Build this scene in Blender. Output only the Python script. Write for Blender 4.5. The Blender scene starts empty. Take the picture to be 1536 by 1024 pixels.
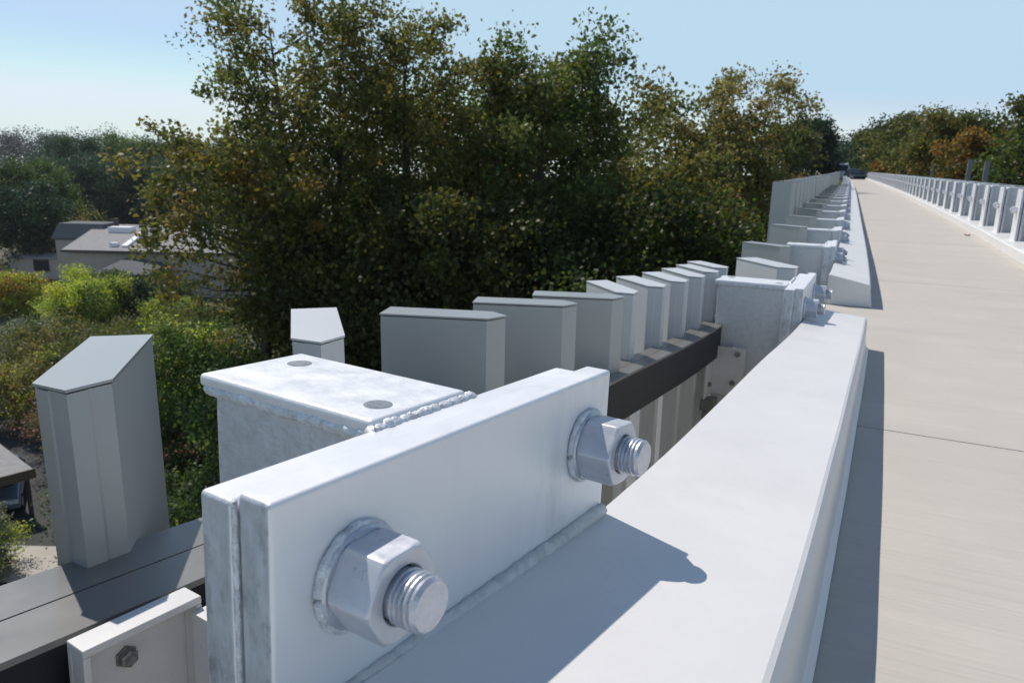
import bpy, bmesh, math, random
import numpy as np
from mathutils import Matrix, Vector
R = math.radians
sc = bpy.context.scene
col = sc.collection

# ------------------------------------------------------------------ camera
pitch, yaw, roll, FPX = R(13.5), R(23.8), R(1.2), 1113.0
fw = Vector((-math.sin(yaw)*math.cos(pitch), math.cos(yaw)*math.cos(pitch), -math.sin(pitch)))
r0 = Vector((math.cos(yaw), math.sin(yaw), 0)); u0 = r0.cross(fw)
cr = r0*math.cos(roll)+u0*math.sin(roll); cu = -r0*math.sin(roll)+u0*math.cos(roll)
cam = bpy.data.objects.new('camera', bpy.data.cameras.new('camera')); col.objects.link(cam)
m = Matrix((cr, cu, -fw)).transposed().to_4x4(); cam.matrix_world = m
cam.data.sensor_width = 36.0; cam.data.lens = 36.0*FPX/1536.0
cam.data.clip_start = 0.02; cam.data.clip_end = 3000
cam.data.dof.use_dof = True; cam.data.dof.focus_distance = 0.85; cam.data.dof.aperture_fstop = 15
sc.camera = cam
# ------------------------------------------------------------------ world + sun
SUN = Vector((-0.66, 0.33, 1.0)).normalized()        # towards the sun
el = math.asin(SUN.z); az = math.atan2(SUN.x, SUN.y) # clockwise from +Y
w = bpy.data.worlds.new('World'); sc.world = w; w.use_nodes = True
nt = w.node_tree; bg = nt.nodes['Background']
sky = nt.nodes.new('ShaderNodeTexSky'); sky.sky_type = 'NISHITA'; sky.sun_disc = False
sky.sun_elevation = el; sky.sun_rotation = az
sky.air_density = 1.0; sky.dust_density = 0.0; sky.ozone_density = 1.0
tint = nt.nodes.new('ShaderNodeMixRGB'); tint.blend_type = 'MULTIPLY'; tint.inputs[0].default_value = 1; tint.inputs[2].default_value = (.98,.985,1.0,1)
nt.links.new(sky.outputs[0], tint.inputs[1]); 
lo_ = nt.nodes.new('ShaderNodeMixRGB'); lo_.blend_type = 'LIGHTEN'; lo_.inputs[0].default_value = 1; lo_.inputs[2].default_value = (4.9,6.7,8.2,1)
stc = nt.nodes.new('ShaderNodeTexCoord'); sx = nt.nodes.new('ShaderNodeSeparateXYZ'); smr = nt.nodes.new('ShaderNodeMapRange')
smr.inputs[1].default_value = .26; smr.inputs[2].default_value = .50; smr.inputs[3].default_value = 1; smr.inputs[4].default_value = .0
nt.links.new(stc.outputs['Generated'], sx.inputs[0]); nt.links.new(sx.outputs[2], smr.inputs[0]); nt.links.new(smr.outputs[0], lo_.inputs[0])
hi_ = nt.nodes.new('ShaderNodeMixRGB'); hi_.blend_type = 'DARKEN'; hi_.inputs[0].default_value = 1; hi_.inputs[2].default_value = (7.2,8.2,8.9,1)
nt.links.new(tint.outputs[0], lo_.inputs[1]); nt.links.new(lo_.outputs[0], hi_.inputs[1]); nt.links.new(hi_.outputs[0], bg.inputs[0]); bg.inputs[1].default_value = 0.105
sl = bpy.data.lights.new('sun', 'SUN'); sl.energy = 3.9; sl.angle = R(0.53); sl.color = (1, .93, .84)
so = bpy.data.objects.new('sun', sl); col.objects.link(so)
so.rotation_euler = (-SUN).to_track_quat('-Z', 'Y').to_euler(); so.location = (-20, 20, 30)
sc.view_settings.view_transform = 'Standard'; sc.view_settings.look = 'None'
sc.view_settings.exposure = 0.0; sc.view_settings.gamma = 1
sc.view_settings.use_curve_mapping = False
sc.render.resolution_x = 1024; sc.render.resolution_y = 682

# ------------------------------------------------------------------ materials
def mat(name, c, rough=.6, metal=0.0, var=.12, scale=8.0, c2=None, bump=0.0, bscale=60.0, rv=.0,
        stretch=None, spec=.5, detail=6):
    ma = bpy.data.materials.new(name); ma.use_nodes = True; t = ma.node_tree; N = t.nodes; Lk = t.links
    b = N['Principled BSDF']; b.inputs['Roughness'].default_value = rough
    b.inputs['Metallic'].default_value = metal; b.inputs['Specular IOR Level'].default_value = spec
    tc = N.new('ShaderNodeTexCoord'); mp = N.new('ShaderNodeMapping'); Lk.new(tc.outputs['Object'], mp.inputs[0])
    if stretch: mp.inputs['Scale'].default_value = stretch
    n = N.new('ShaderNodeTexNoise'); n.inputs['Scale'].default_value = scale; n.inputs['Detail'].default_value = detail
    n.inputs['Roughness'].default_value = .62
    Lk.new(mp.outputs[0], n.inputs[0])
    cr_ = N.new('ShaderNodeValToRGB'); cr_.color_ramp.elements[0].position = .32; cr_.color_ramp.elements[1].position = .68
    lo = [x*(1-var) for x in c]; hi = [min(1, x*(1+var)) for x in c]
    if c2: lo = c2; hi = c
    cr_.color_ramp.elements[0].color = (*lo, 1); cr_.color_ramp.elements[1].color = (*hi, 1)
    Lk.new(n.outputs[0], cr_.inputs[0]); Lk.new(cr_.outputs[0], b.inputs['Base Color'])
    if rv:
        mr = N.new('ShaderNodeMapRange'); mr.inputs[1].default_value = .3; mr.inputs[2].default_value = .7
        mr.inputs[3].default_value = rough-rv; mr.inputs[4].default_value = rough+rv
        Lk.new(n.outputs[0], mr.inputs[0]); Lk.new(mr.outputs[0], b.inputs['Roughness'])
    if bump:
        n2 = N.new('ShaderNodeTexNoise'); n2.inputs['Scale'].default_value = bscale; n2.inputs['Detail'].default_value = 5
        Lk.new(mp.outputs[0], n2.inputs[0]); bp = N.new('ShaderNodeBump'); bp.inputs['Strength'].default_value = bump
        bp.inputs['Distance'].default_value = .004
        Lk.new(n2.outputs[0], bp.inputs['Height']); Lk.new(bp.outputs[0], b.inputs['Normal'])
    return ma
def mixin(ma, c, scale, lo, hi, stretch=None, rough=None):
    """second, blotchy colour laid over the base colour of a material"""
    t = ma.node_tree; N = t.nodes; Lk = t.links; b = N['Principled BSDF']
    src = b.inputs['Base Color'].links[0].from_socket
    tc = N.new('ShaderNodeTexCoord'); mp = N.new('ShaderNodeMapping'); Lk.new(tc.outputs['Object'], mp.inputs[0])
    if stretch: mp.inputs['Scale'].default_value = stretch
    n = N.new('ShaderNodeTexNoise'); n.inputs['Scale'].default_value = scale; n.inputs['Detail'].default_value = 8
    n.inputs['Roughness'].default_value = .7
    Lk.new(mp.outputs[0], n.inputs[0])
    mr = N.new('ShaderNodeMapRange'); mr.inputs[1].default_value = lo; mr.inputs[2].default_value = hi
    Lk.new(n.outputs[0], mr.inputs[0])
    mx = N.new('ShaderNodeMixRGB'); mx.inputs[2].default_value = (*c, 1)
    Lk.new(mr.outputs[0], mx.inputs[0]); Lk.new(src, mx.inputs[1]); Lk.new(mx.outputs[0], b.inputs['Base Color'])
    return ma
M = {}
M['galv'] = mixin(mat('galvanized_steel', (.78,.79,.81), .42, .2, .04, 34, bump=.22, bscale=120, rv=.10), (.70,.72,.74), 14, .6, .95)
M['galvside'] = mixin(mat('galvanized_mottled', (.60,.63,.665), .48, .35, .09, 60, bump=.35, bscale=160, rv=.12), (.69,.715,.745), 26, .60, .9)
M['plate'] = mixin(mat('galvanized_plate', (.80,.81,.83), .40, .15, .05, 9, bump=.10, bscale=90, rv=.08, stretch=(1,1,.35)), (.50,.52,.53), 7, .58, .9, stretch=(1,1,.3))
M['edge'] = mixin(mat('galvanized_cut_edge', (.58,.61,.65), .5, .3, .18, 70, bump=.3, bscale=150, stretch=(1,1,.4)), (.34,.36,.38), 55, .52, .68, stretch=(1,1,.5))
M['nut'] = mixin(mat('galvanized_nut', (.58,.60,.65), .44, .4, .08, 60, bump=.06, bscale=260, rv=.1), (.26,.27,.29), 70, .60, .74)
M['weld'] = mat('weld_bead', (.66,.69,.73), .5, .2, .22, 110, bump=.8, bscale=220)
def worn(ma, c, lo, hi):
    t = ma.node_tree; N = t.nodes; Lk = t.links; b = N['Principled BSDF']; src = b.inputs['Base Color'].links[0].from_socket
    g = N.new('ShaderNodeNewGeometry'); mr = N.new('ShaderNodeMapRange'); mr.inputs[1].default_value = lo; mr.inputs[2].default_value = hi
    mx = N.new('ShaderNodeMixRGB'); mx.inputs[2].default_value = (*c, 1)
    Lk.new(g.outputs['Pointiness'], mr.inputs[0]); Lk.new(mr.outputs[0], mx.inputs[0]); Lk.new(src, mx.inputs[1]); Lk.new(mx.outputs[0], b.inputs['Base Color'])
worn(M['nut'], (.88,.89,.92), .53, .60)
M['hole'] = mat('drain_plug', (.26,.28,.30), .45, .5, .3, 120)
M['fin'] = mat('grey_paint', (.41,.425,.42), .36, .2, .04, 3, bump=.02, bscale=400)
M['fincap'] = mat('grey_paint_cap', (.38,.39,.39), .30, .3, .04, 3)
M['finlit'] = mat('grey_paint_lit', (.60,.61,.62), .36, .15, .04, 3)  # lit copy of the fin grey, sun and reflection painted in
M['gasket'] = mat('black_gasket', (.02,.02,.02), .7)
M['beam'] = mat('dark_grey_paint', (.015,.018,.023), .5, .0, .08, 20, spec=.25)
M['slat'] = mixin(mat('slate_grey_paint', (.20,.198,.19), .34, .25, .04, 12, rv=.03), (.29,.275,.25), 3.5, .60, .72)
M['bracket'] = mixin(mat('pale_bracket_paint', (.60,.60,.60), .42, .1, .04, 20), (.45,.42,.36), 60, .62, .75)
M['curb'] = mixin(mixin(mixin(mat('smooth_concrete', (.72,.705,.69), .42, 0, .035, 6, bump=.10, bscale=90, spec=.7), (.66,.655,.64), 22, .64, .80), (.63,.62,.60), 2.2, .54, .78), (.40,.40,.36), 110, .70, .76)
M['rust'] = mat('galv_bolt_dull', (.20,.20,.19), .5, .4, .4, 200)
M['dark'] = mat('dark_void', (.015,.015,.016), .9)
# footpath: broomed concrete, lines run across the deck
pm = mat('broomed_concrete', (.525,.486,.434), .85, 0, .05, 3.0, bump=0, spec=.3)
mixin(pm, (.45,.42,.385), 2.4, .50, .85, stretch=(.35,1.6,1))
mixin(pm, (.455,.425,.385), 30, .50, .80, stretch=(.06,3.2,1))
t = pm.node_tree; N = t.nodes; Lk = t.links
tc = N.new('ShaderNodeTexCoord'); mp = N.new('ShaderNodeMapping'); mp.inputs['Scale'].default_value = (7,160,7)
mp.inputs['Rotation'].default_value = (0,0,R(-2))
n = N.new('ShaderNodeTexNoise'); n.inputs['Scale'].default_value = 1.0; n.inputs['Detail'].default_value = 6
bp = N.new('ShaderNodeBump'); bp.inputs['Strength'].default_value = .35; bp.inputs['Distance'].default_value = .004
Lk.new(tc.outputs['Object'], mp.inputs[0]); Lk.new(mp.outputs[0], n.inputs[0]); Lk.new(n.outputs[0], bp.inputs['Height'])
Lk.new(bp.outputs[0], N['Principled BSDF'].inputs['Normal'])
M['path'] = pm

# ------------------------------------------------------------------ helpers
def tag(o, label=None, cat=None, group=None, kind=None):
    if label: o['label'] = label
    if cat: o['category'] = cat
    if group: o['group'] = group
    if kind: o['kind'] = kind
    return o
def empty(name, loc=(0,0,0), rz=0.0, rx=0.0):
    o = bpy.data.objects.new(name, None); o.location = loc; o.rotation_euler = (rx, 0, rz); o.empty_display_size = .1
    col.objects.link(o); return o
def mesh_obj(name, V, F, mats, parent=None, fm=None, smooth=False, bevel=0.0, seg=2, sharp=None):
    me = bpy.data.meshes.new(name); me.from_pydata([tuple(v) for v in V], [], [tuple(f) for f in F])
    if not isinstance(mats, (list, tuple)): mats = [mats]
    for a in mats: me.materials.append(a)
    if fm is not None: me.polygons.foreach_set('material_index', fm)
    if sharp:
        me.polygons.foreach_set('use_smooth', [True]*len(F)); me.update(); me.set_sharp_from_angle(angle=R(sharp))
    if smooth: me.polygons.foreach_set('use_smooth', [True]*len(F))
    me.update()
    o = bpy.data.objects.new(name, me); col.objects.link(o)
    if parent: o.parent = parent
    if bevel:
        b = o.modifiers.new('bevel', 'BEVEL'); b.width = bevel; b.segments = seg; b.limit_method = 'ANGLE'
        b.harden_normals = False; me.polygons.foreach_set('use_smooth', [True]*len(F))
        wn = o.modifiers.new('wn', 'WEIGHTED_NORMAL'); wn.keep_sharp = True
    return o
class MB:
    def __init__(s): s.V = []; s.F = []; s.M = []
    def add(s, V, F, mi=0):
        k = len(s.V); s.V += [tuple(v) for v in V]; s.F += [tuple(i+k for i in f) for f in F]; s.M += [mi]*len(F); return s
    def box(s, a, b, mi=0):
        x0,y0,z0 = a; x1,y1,z1 = b
        V = [(x0,y0,z0),(x1,y0,z0),(x1,y1,z0),(x0,y1,z0),(x0,y0,z1),(x1,y0,z1),(x1,y1,z1),(x0,y1,z1)]
        return s.add(V, [(0,3,2,1),(4,5,6,7),(0,1,5,4),(1,2,6,5),(2,3,7,6),(3,0,4,7)], mi)
    def prism(s, poly, z0, z1, mi=0):      # poly counter-clockwise in x,y
        n = len(poly)
        V = [(x,y,z0) for x,y in poly]+[(x,y,z1) for x,y in poly]
        F = [tuple(range(n-1,-1,-1)), tuple(range(n,2*n))]+[(i,(i+1)%n,n+(i+1)%n,n+i) for i in range(n)]
        return s.add(V, F, mi)
    def tube(s, pts, rad, n=8, mi=0, jitter=0, rng=None, caps=True):
        pts = [Vector(p) for p in pts]; k0 = len(s.V); up = Vector((0,0,1)); m_ = len(pts)
        for i, p in enumerate(pts):
            d = (pts[min(i+1,m_-1)]-pts[max(i-1,0)]).normalized()
            a = d.cross(up);
            if a.length < .05: a = d.cross(Vector((1,0,0)))
            a.normalize(); b = a.cross(d)
            r_ = rad[i] if isinstance(rad, (list,tuple)) else rad
            if rng: r_ *= 1+rng.uniform(-jitter, jitter)
            for k in range(n):
                an = 2*math.pi*k/n; rr = r_*(1+(rng.uniform(-jitter,jitter)*.6 if rng else 0))
                s.V.append(tuple(p+a*math.cos(an)*rr+b*math.sin(an)*rr))
        for i in range(m_-1):
            for k in range(n):
                s.F.append((k0+i*n+k, k0+i*n+(k+1)%n, k0+(i+1)*n+(k+1)%n, k0+(i+1)*n+k)); s.M.append(mi)
        if caps:
            s.F.append(tuple(k0+k for k in range(n-1,-1,-1))); s.M.append(mi)
            s.F.append(tuple(k0+(m_-1)*n+k for k in range(n))); s.M.append(mi)
        return s
    def lathe_x(s, prof, n=32, cy=0, cz=0, mi=0, hexa=False):   # prof: (x, r), axis +x
        k0 = len(s.V)
        for x, r_ in prof:
            for k in range(n):
                an = 2*math.pi*(k+.5)/n; s.V.append((x, cy+math.cos(an)*r_, cz+math.sin(an)*r_))
        for i in range(len(prof)-1):
            for k in range(n):
                s.F.append((k0+i*n+k, k0+i*n+(k+1)%n, k0+(i+1)*n+(k+1)%n, k0+(i+1)*n+k)); s.M.append(mi)
        s.F.append(tuple(k0+k for k in range(n-1,-1,-1))); s.M.append(mi)
        s.F.append(tuple(k0+(len(prof)-1)*n+k for k in range(n))); s.M.append(mi)
        return s
    def build(s, name, mats, parent=None, **kw): return mesh_obj(name, s.V, s.F, mats, parent, fm=s.M, **kw)
def copy_tree(o, parent=None):
    c = o.copy(); col.objects.link(c); c.parent = parent
    for ch in o.children: copy_tree(ch, c)
    return c

# smooth 1-D interpolation (monotone cubic)
def pchip(xs, ys):
    xs = np.array(xs, float); ys = np.array(ys, float); h = np.diff(xs); d = np.diff(ys)/h; g = np.zeros(len(xs))
    for i in range(1, len(xs)-1):
        if d[i-1]*d[i] > 0:
            w1 = 2*h[i]+h[i-1]; w2 = h[i]+2*h[i-1]; g[i] = (w1+w2)/(w1/d[i-1]+w2/d[i])
    g[0] = d[0]; g[-1] = d[-1]
    def f(x):
        i = int(np.clip(np.searchsorted(xs, x)-1, 0, len(h)-1)); t = (x-xs[i])/h[i]
        if t < 0: return float(ys[0]+g[0]*(x-xs[0]))
        if t > 1: return float(ys[-1]+g[-1]*(x-xs[-1]))
        return float((2*t**3-3*t**2+1)*ys[i]+(t**3-2*t**2+t)*h[i]*g[i]+(-2*t**3+3*t**2)*ys[i+1]+(t**3-t**2)*h[i]*g[i+1])
    return f
_L = pchip([-3,-1,0,.3,.53,.8,1.4,1.9,2.3,2.7,3.1,4.8,7,9,22],
           [-.98,-.52,-.335,-.288,-.252,-.217,-.177,-.15,-.122,-.098,-.08,-.038,-.022,-.018,-.017])
_P = pchip([-3,-1,.3,.54,1.4,2.87,4.95,7,9,12,200],[-.26,-.39,-.482,-.50,-.557,-.645,-.70,-.73,-.747,-.75,-.75])
_Rb = pchip([-3,0,3,5,7.3,8.4,10.7,14.3,22],[.7,1.05,1.2,1.29,1.375,1.418,1.47,1.50,1.52])
bend = lambda Y: -.40*((Y-22)/53.0)**2 if Y > 22 else 0.0
L = lambda Y: (_L(Y) if Y < 22 else -.017)+bend(Y)
P = lambda Y: _P(Y)
RB = lambda Y: (_Rb(Y) if Y < 22 else 1.52)+bend(Y)
def sweep(name, prof, Y0, Y1, step, mats, base=L, parent=None, bevel=0, **kw):
    """prof: closed list of (w, z) or a function of Y giving it, swept along the deck"""
    n = max(1, int(math.ceil((Y1-Y0)/step))); mb = MB(); k = None
    for i in range(n+1):
        Y = Y0+(Y1-Y0)*i/n; pr = prof(Y) if callable(prof) else prof; k = len(pr)
        for a, z in pr: mb.V.append((base(Y)+a, Y, P(Y)+z))
    for i in range(n):
        for j in range(k):
            a = i*k+j; b = i*k+(j+1)%k; mb.F.append((a, b, b+k, a+k)); mb.M.append(0)
    mb.F.append(tuple(range(k-1,-1,-1))); mb.F.append(tuple(n*k+j for j in range(k))); mb.M += [0,0]
    me_ = mb.build(name, mats, parent, bevel=bevel, **kw); return me_
_BF = pchip([-1.4,.5,1.7,2.3,3,80],[.335,.318,.305,.292,.287,.287]); _BR = pchip([-1.4,.57,1.2,1.9,2.8,80],[.48,.455,.41,.382,.365,.365])
def frame(Y, base=L):
    e = .08; s_ = (base(Y+e)-base(Y-e))/(2*e); q = (P(Y+e)-P(Y-e))/(2*e)
    return (base(Y), Y, P(Y)), -math.atan(s_), math.atan(q)

# ================================================================== DECK
END = 74.0
joints = [-3.0, 1.87, 5.5, 9.15, 12.8]+[16.4+3.65*i for i in range(16)]
mb = MB()
def slab(a, b):
    n = max(1, int((b-a)/.45)); k0 = len(mb.V)
    for i in range(n+1):
        Y = a+(b-a)*i/n
        for wx in (L(Y)+.004, RB(Y)+.02):
            sk = (wx-L(Y))*-.055      # joints run slightly skew
            Yq = Y+(sk if 0 < 1 else 0)
            mb.V.append((wx, Yq, P(Yq))); mb.V.append((wx, Yq, P(Yq)-.06))
    for i in range(n):
        a0 = k0+i*4; b0 = a0+4
        mb.F += [(a0,a0+2,b0+2,b0),(a0+1,b0+1,b0+3,a0+3),(a0,b0,b0+1,a0+1),(a0+2,a0+3,b0+3,b0+2)]; mb.M += [0]*4
    mb.F += [(k0,k0+1,k0+3,k0+2),(k0+4*n,k0+4*n+2,k0+4*n+3,k0+4*n+1)]; mb.M += [0,0]
for i in range(len(joints)-1):
    slab(joints[i]+.003, min(joints[i+1], END)-.003)
tag(mb.build('footpath', M['path']), kind='structure')
deckcore = sweep('bridge_deck', [(.012,-.064),(.012,-.30),(1.75,-.30),(1.75,-.064)], -3, END, .6, M['curb'])
tag(deckcore, kind='structure')

# left kerb blocks
XT = pchip([-3,-1,0,.3,.53,.62,.745,.916,1.1,1.355,1.7,2.67,4.0],[-.40,-.155,-.06,-.031,-.014,-.0075,.0,.0095,.0185,.032,.048,.094,.1455])
def curbprof(Y, seg=1):
    lt = float(np.interp(Y,[.3,.9,2.5,4.1],[.133,.134,.132,.155])); q = float(np.interp(Y,[.5,2,3,4.1],[.0225,.0225,.016,.017])); w0 = XT(Y)-L(Y) if Y < 4 else .196
    return [(0,.002),(0,lt-.006),(.006,lt),(w0-.004,.1005+q),(w0+.001,.098+q),(w0+.007,.088+q),(w0+.010,.028),(w0+.014,.010),(w0+.023,.002)]
lab = ['long white concrete kerb block in the foreground with bolted plate on its edge',
       'white concrete kerb block just past the open gap, its near end face in shade']
Y0s = [(-3,3.02),(4.17,14.0)]+[(14.012+8*i, 22+8*i) for i in range(6)]+[(62.012, END)]
for i,(a,b) in enumerate(Y0s):
    o = sweep('concrete_kerb', curbprof, a, b, .12 if b < 15 else .6, M['curb'], sharp=14)
    tag(o, lab[i] if i < 2 else 'far white concrete kerb block along the left side of the path', 'kerb', 'left concrete kerb blocks')
# right kerb
rp = [(0,.002),(.0,.088),(.012,.10),(.24,.112),(.24,-.30),(.03,-.30),(.03,.002)]
o = sweep('concrete_kerb', rp, 2.5, END, .4, M['curb'], base=RB, sharp=14)
tag(o, 'continuous pale concrete kerb along the right side of the path', 'kerb')

# ================================================================== GALVANIZED POST
rng = random.Random(5)
def make_post(top=.295, half=.227, th=.030, tube=(-.283,-.0665,-.068,.040), bolts=((-.157,.220),(.175,.223)), down=.22, hero=True, sx=1):
    root = empty('steel_post')
    def X(mb):       # mirror for the right side
        if sx < 0:
            mb.V = [(-x,y,z) for x,y,z in mb.V]; mb.F = [tuple(reversed(f)) for f in mb.F]
        return mb
    x0,x1,y0,y1 = tube
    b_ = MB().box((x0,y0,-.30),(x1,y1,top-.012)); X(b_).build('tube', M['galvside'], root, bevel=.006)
    b_ = MB().box((x0-.010,y0-.009,top-.0115),(x1+.0015,y1+.009,top+.001)); cap = X(b_).build('cap_plate', M['galv'], root, bevel=.004, seg=3)
    if hero:
        for cx_, cy_ in ((x0+.028, .014), (x0+.190, -.040)):
            h = MB(); k = [(cx_+math.cos(a)*.0125, cy_+math.sin(a)*.0125) for a in [2*math.pi*i/28 for i in range(28)]]
            h.prism(k, top-.002, top+.0014, 0)
            X(h).build('drain_plug', M['hole'], cap)
        wd = MB(); zz = top-.0135
        loop = []
        for i in range(40): loop.append((x1-(x1-x0)*i/39, y0-.004, zz))
        for i in range(1,24): loop.append((x0-.004, y0+(y1-y0)*i/23, zz))
        for i in range(1,40): loop.append((x0+(x1-x0)*i/39, y1+.004, zz))
        loop = [(a+rng.uniform(-.0006,.0006), b+rng.uniform(-.0006,.0006), c+rng.uniform(-.001,.001)) for a,b,c in loop]
        wd.tube(loop, .0065, 8, jitter=.13, rng=rng)
        X(wd).build('weld_bead', M['weld'], cap, smooth=True)
    # plates (inner one is the post's flange, outer one the clamp plate)
    def plate(name, xa, xb, tp, yl, yh):
        V = MB(); V.box((xa,yl,-down),(xb,yh,tp))
        V = X(V); fm = []
        for f in V.F:
            ns = [V.V[i] for i in f]; dy = max(p[1] for p in ns)-min(p[1] for p in ns)
            fm.append(1 if dy < 1e-6 else 0)
        V.M = fm
        return V.build(name, [M['plate'], M['edge']], root, bevel=.0035, seg=3)
    inner = plate('inner_plate', -.0345-th, -.0335, top-.006, -half-.004, half-.012)
    outer = plate('outer_plate', -.002-th, -.002, top-.001, -half, half)
    if hero:
        wd = MB(); n = 60                       # weld where the tube meets the inner plate, seen in the corner of the cap
        pts = [(x1+.003, y0-.012+(y1-y0+.03)*i/n+rng.uniform(-.0008,.0008), top-.0075+rng.uniform(-.0015,.001)) for i in range(n+1)]
        wd.tube(pts, .0062, 8, jitter=.14, rng=rng)
        X(wd).build('weld_bead', M['weld'], inner, smooth=True)
        wd = MB(); pts = [(x1+.001, y0-.003+rng.uniform(-.0005,.0005), top-.02-.3*i/40) for i in range(41)]
        wd.tube(pts, .0055, 7, jitter=.2, rng=rng)
        X(wd).build('weld_bead', M['weld'], inner, smooth=True)
        wd = MB(); n = 90                       # sealant bead on the kerb along the foot of the plate
        pts = [(.001, -half+.004+(2*half-.01)*i/n, .1345+rng.uniform(-.0006,.0006)) for i in range(n+1)]
        wd.tube(pts, .0078, 8, jitter=.10, rng=rng)
        X(wd).build('sealant_bead', M['sealant'], outer, smooth=True)
        wd = MB()                               # seam between the two plates at the near end
        pts = [(-.033, -half-.0015, top-.006-.4*i/60) for i in range(61)]
        wd.tube(pts, .0022, 6, jitter=.2, rng=rng)
        X(wd).build('seam_weld', M['weld'], inner, smooth=True)
        wd = MB(); pts = [(-.033, half-.012, top-.006-.4*i/60) for i in range(61)]
        wd.tube(pts, .002, 6, jitter=.2, rng=rng)
        X(wd).build('seam_weld', M['weld'], inner, smooth=True)
    for (by, bz) in bolts:
        s_ = MB(); prof = [(-.005,.019)]; x = .044
        prof.append((x,.0178))
        nth = 4 if hero else 2
        for i in range(nth): prof += [(x+.0012,.0192),(x+.0026,.0192),(x+.0034,.0176)]; x += .0040
        prof += [(x+.003,.0188),(x+.006,.0165)]
        s_.lathe_x(prof, 36 if hero else 10, by, bz)
        bo = X(s_).build('bolt', M['nutend'], root, smooth=False)
        if hero:
            for p_ in bo.data.polygons: p_.use_smooth = len(p_.vertices) == 4 and False
        w_ = MB().lathe_x([(-.0018,.0362),(.0045,.0362),(.0062,.0345)], 40 if hero else 12, by, bz)
        wo = X(w_).build('washer', M['nutend'], bo, bevel=.0)
        if hero:
            wd = MB(); pts = []
            for i in range(49):
                a = 2*math.pi*i/48; rr = .0363+rng.uniform(-.0005,.0007); pts.append((.0012, by+math.cos(a)*rr, bz+math.sin(a)*rr))
            wd.tube(pts, .0032, 7, jitter=.16, rng=rng, caps=False)
            X(wd).build('sealant_ring', M['weld'], bo, smooth=True)
        # hexagonal nut with chamfered corners
        nn = MB(); rc = .0355
        hexr = lambda r_: [(by+math.cos(R(60*k+rot))*r_, bz+math.sin(R(60*k+rot))*r_) for k in range(6)]
        rot = 2 if by < 0 else -4
        k0 = len(nn.V)
        nseg = 36
        # hex outline sampled finely so the corner chamfer (intersection with a cone) can be modelled
        def ring(x, rlim):
            out = []
            for k in range(nseg):
                a = 2*math.pi*k/nseg+R(rot); ap = rc*math.cos(math.pi/6)
                aa = (a-R(rot)) % (math.pi/3)-math.pi/6
                rr = min(ap/math.cos(aa), rlim); out.append((x, by+math.cos(a+0)*rr, bz+math.sin(a+0)*rr))
            return out
        rings = [ring(.0063,.033), ring(.0095,.05), ring(.0395,.05), ring(.0430,.0322)]
        rings.append([(.0430, by+math.cos(2*math.pi*k/nseg)*.0205, bz+math.sin(2*math.pi*k/nseg)*.0205) for k in range(nseg)])
        rings.append([(.038, by+math.cos(2*math.pi*k/nseg)*.0185, bz+math.sin(2*math.pi*k/nseg)*.0185) for k in range(nseg)])
        for r_ in rings: nn.V += r_
        for i in range(len(rings)-1):
            for k in range(nseg):
                a = i*nseg+k; b = i*nseg+(k+1)%nseg; nn.F.append((a,b,b+nseg,a+nseg)); nn.M.append(0)
        X(nn).build('nut', M['nut'], bo, bevel=.0012 if hero else 0)
    return root
M['nutend'] = mixin(mat('galvanized_bolt', (.56,.58,.63), .38, .55, .12, 80, bump=.2, bscale=200, rv=.1), (.36,.37,.39), 60, .6, .75)
M['sealant'] = mixin(mat('sealant', (.62,.625,.61), .6, 0, .15, 60, bump=.5, bscale=150), (.42,.40,.22), 9, .62, .72)

def add_bracket(root):
    """angle bracket joining the side of the post's tube to the face of the fence beam"""
    b = MB()
    b.box((-.300,-.212,-.100),(-.293,-.098,.070))                         # leg on the beam face
    b.box((-.300,-.212,.070),(-.272,-.098,.078))                          # lipped top
    b.box((-.293,-.212,-.100),(-.272,-.205,.070)); b.box((-.293,-.104,-.100),(-.272,-.098,.070))
    b.box((-.2715,-.110,-.100),(-.170,-.0605,.066))                       # leg on the tube
    br = b.build('bracket', M['bracket'], root, bevel=.0012)
    for (yy,zz) in ((-.165,.040),(-.165,-.060)):
        s_ = MB().lathe_x([(-.293,.0105),(-.2905,.0105),(-.2905,.0085),(-.2845,.0085),(-.2835,.0062),(-.281,.0045)], 6, yy, zz)
        s_.build('bracket_bolt', M['rust'], br)
    for (xx,zz) in ((-.200,.040),(-.205,-.060)):
        s_ = MB(); t_ = MB().lathe_x([(0,.009),(.004,.009),(.004,.0065),(.009,.0065)], 6, 0, 0)
        s_.add([(xx+y, -.110-x, zz+z) for x,y,z in t_.V], [tuple(reversed(f)) for f in t_.F])
        s_.build('bracket_bolt', M['rust'], br)
    return br

def add_bracket2(root):
    b = MB()
    b.box((-.300,-.205,-.150),(-.294,-.106,.035)); b.box((-.2995,-.1055,-.150),(-.178,-.099,.035))
    b.box((-.288,-.0985,-.150),(-.281,-.0605,.035))
    br = b.build('bracket', M['bracket'], root, bevel=.0012)
    for zz in (.012,-.105):
        MB().lathe_x([(-.294,.0105),(-.2915,.0105),(-.2915,.0085),(-.2855,.0085),(-.2845,.0062),(-.282,.0045)], 6, -.150, zz).build('bracket_bolt', M['rust'], br)
    for (xx,zz) in ((-.205,.012),(-.215,-.100)):
        s_ = MB(); t_ = MB().lathe_x([(0,.011),(.004,.011),(.004,.008),(.011,.008)], 6, 0, 0)
        s_.add([(xx+y, -.1057-x, zz+z) for x,y,z in t_.V], [tuple(reversed(f)) for f in t_.F]); s_.build('bracket_bolt', M['rust'], br)
    c = MB().box((-.312,-.19,-.20),(-.262,-.12,-.157)).box((-.300,-.205,-.24),(-.286,-.11,-.20)); c.build('clamp', M['rust'], br, bevel=.002)
post = make_post(); post2 = copy_tree(post); add_bracket(post); add_bracket2(post2)
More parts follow.
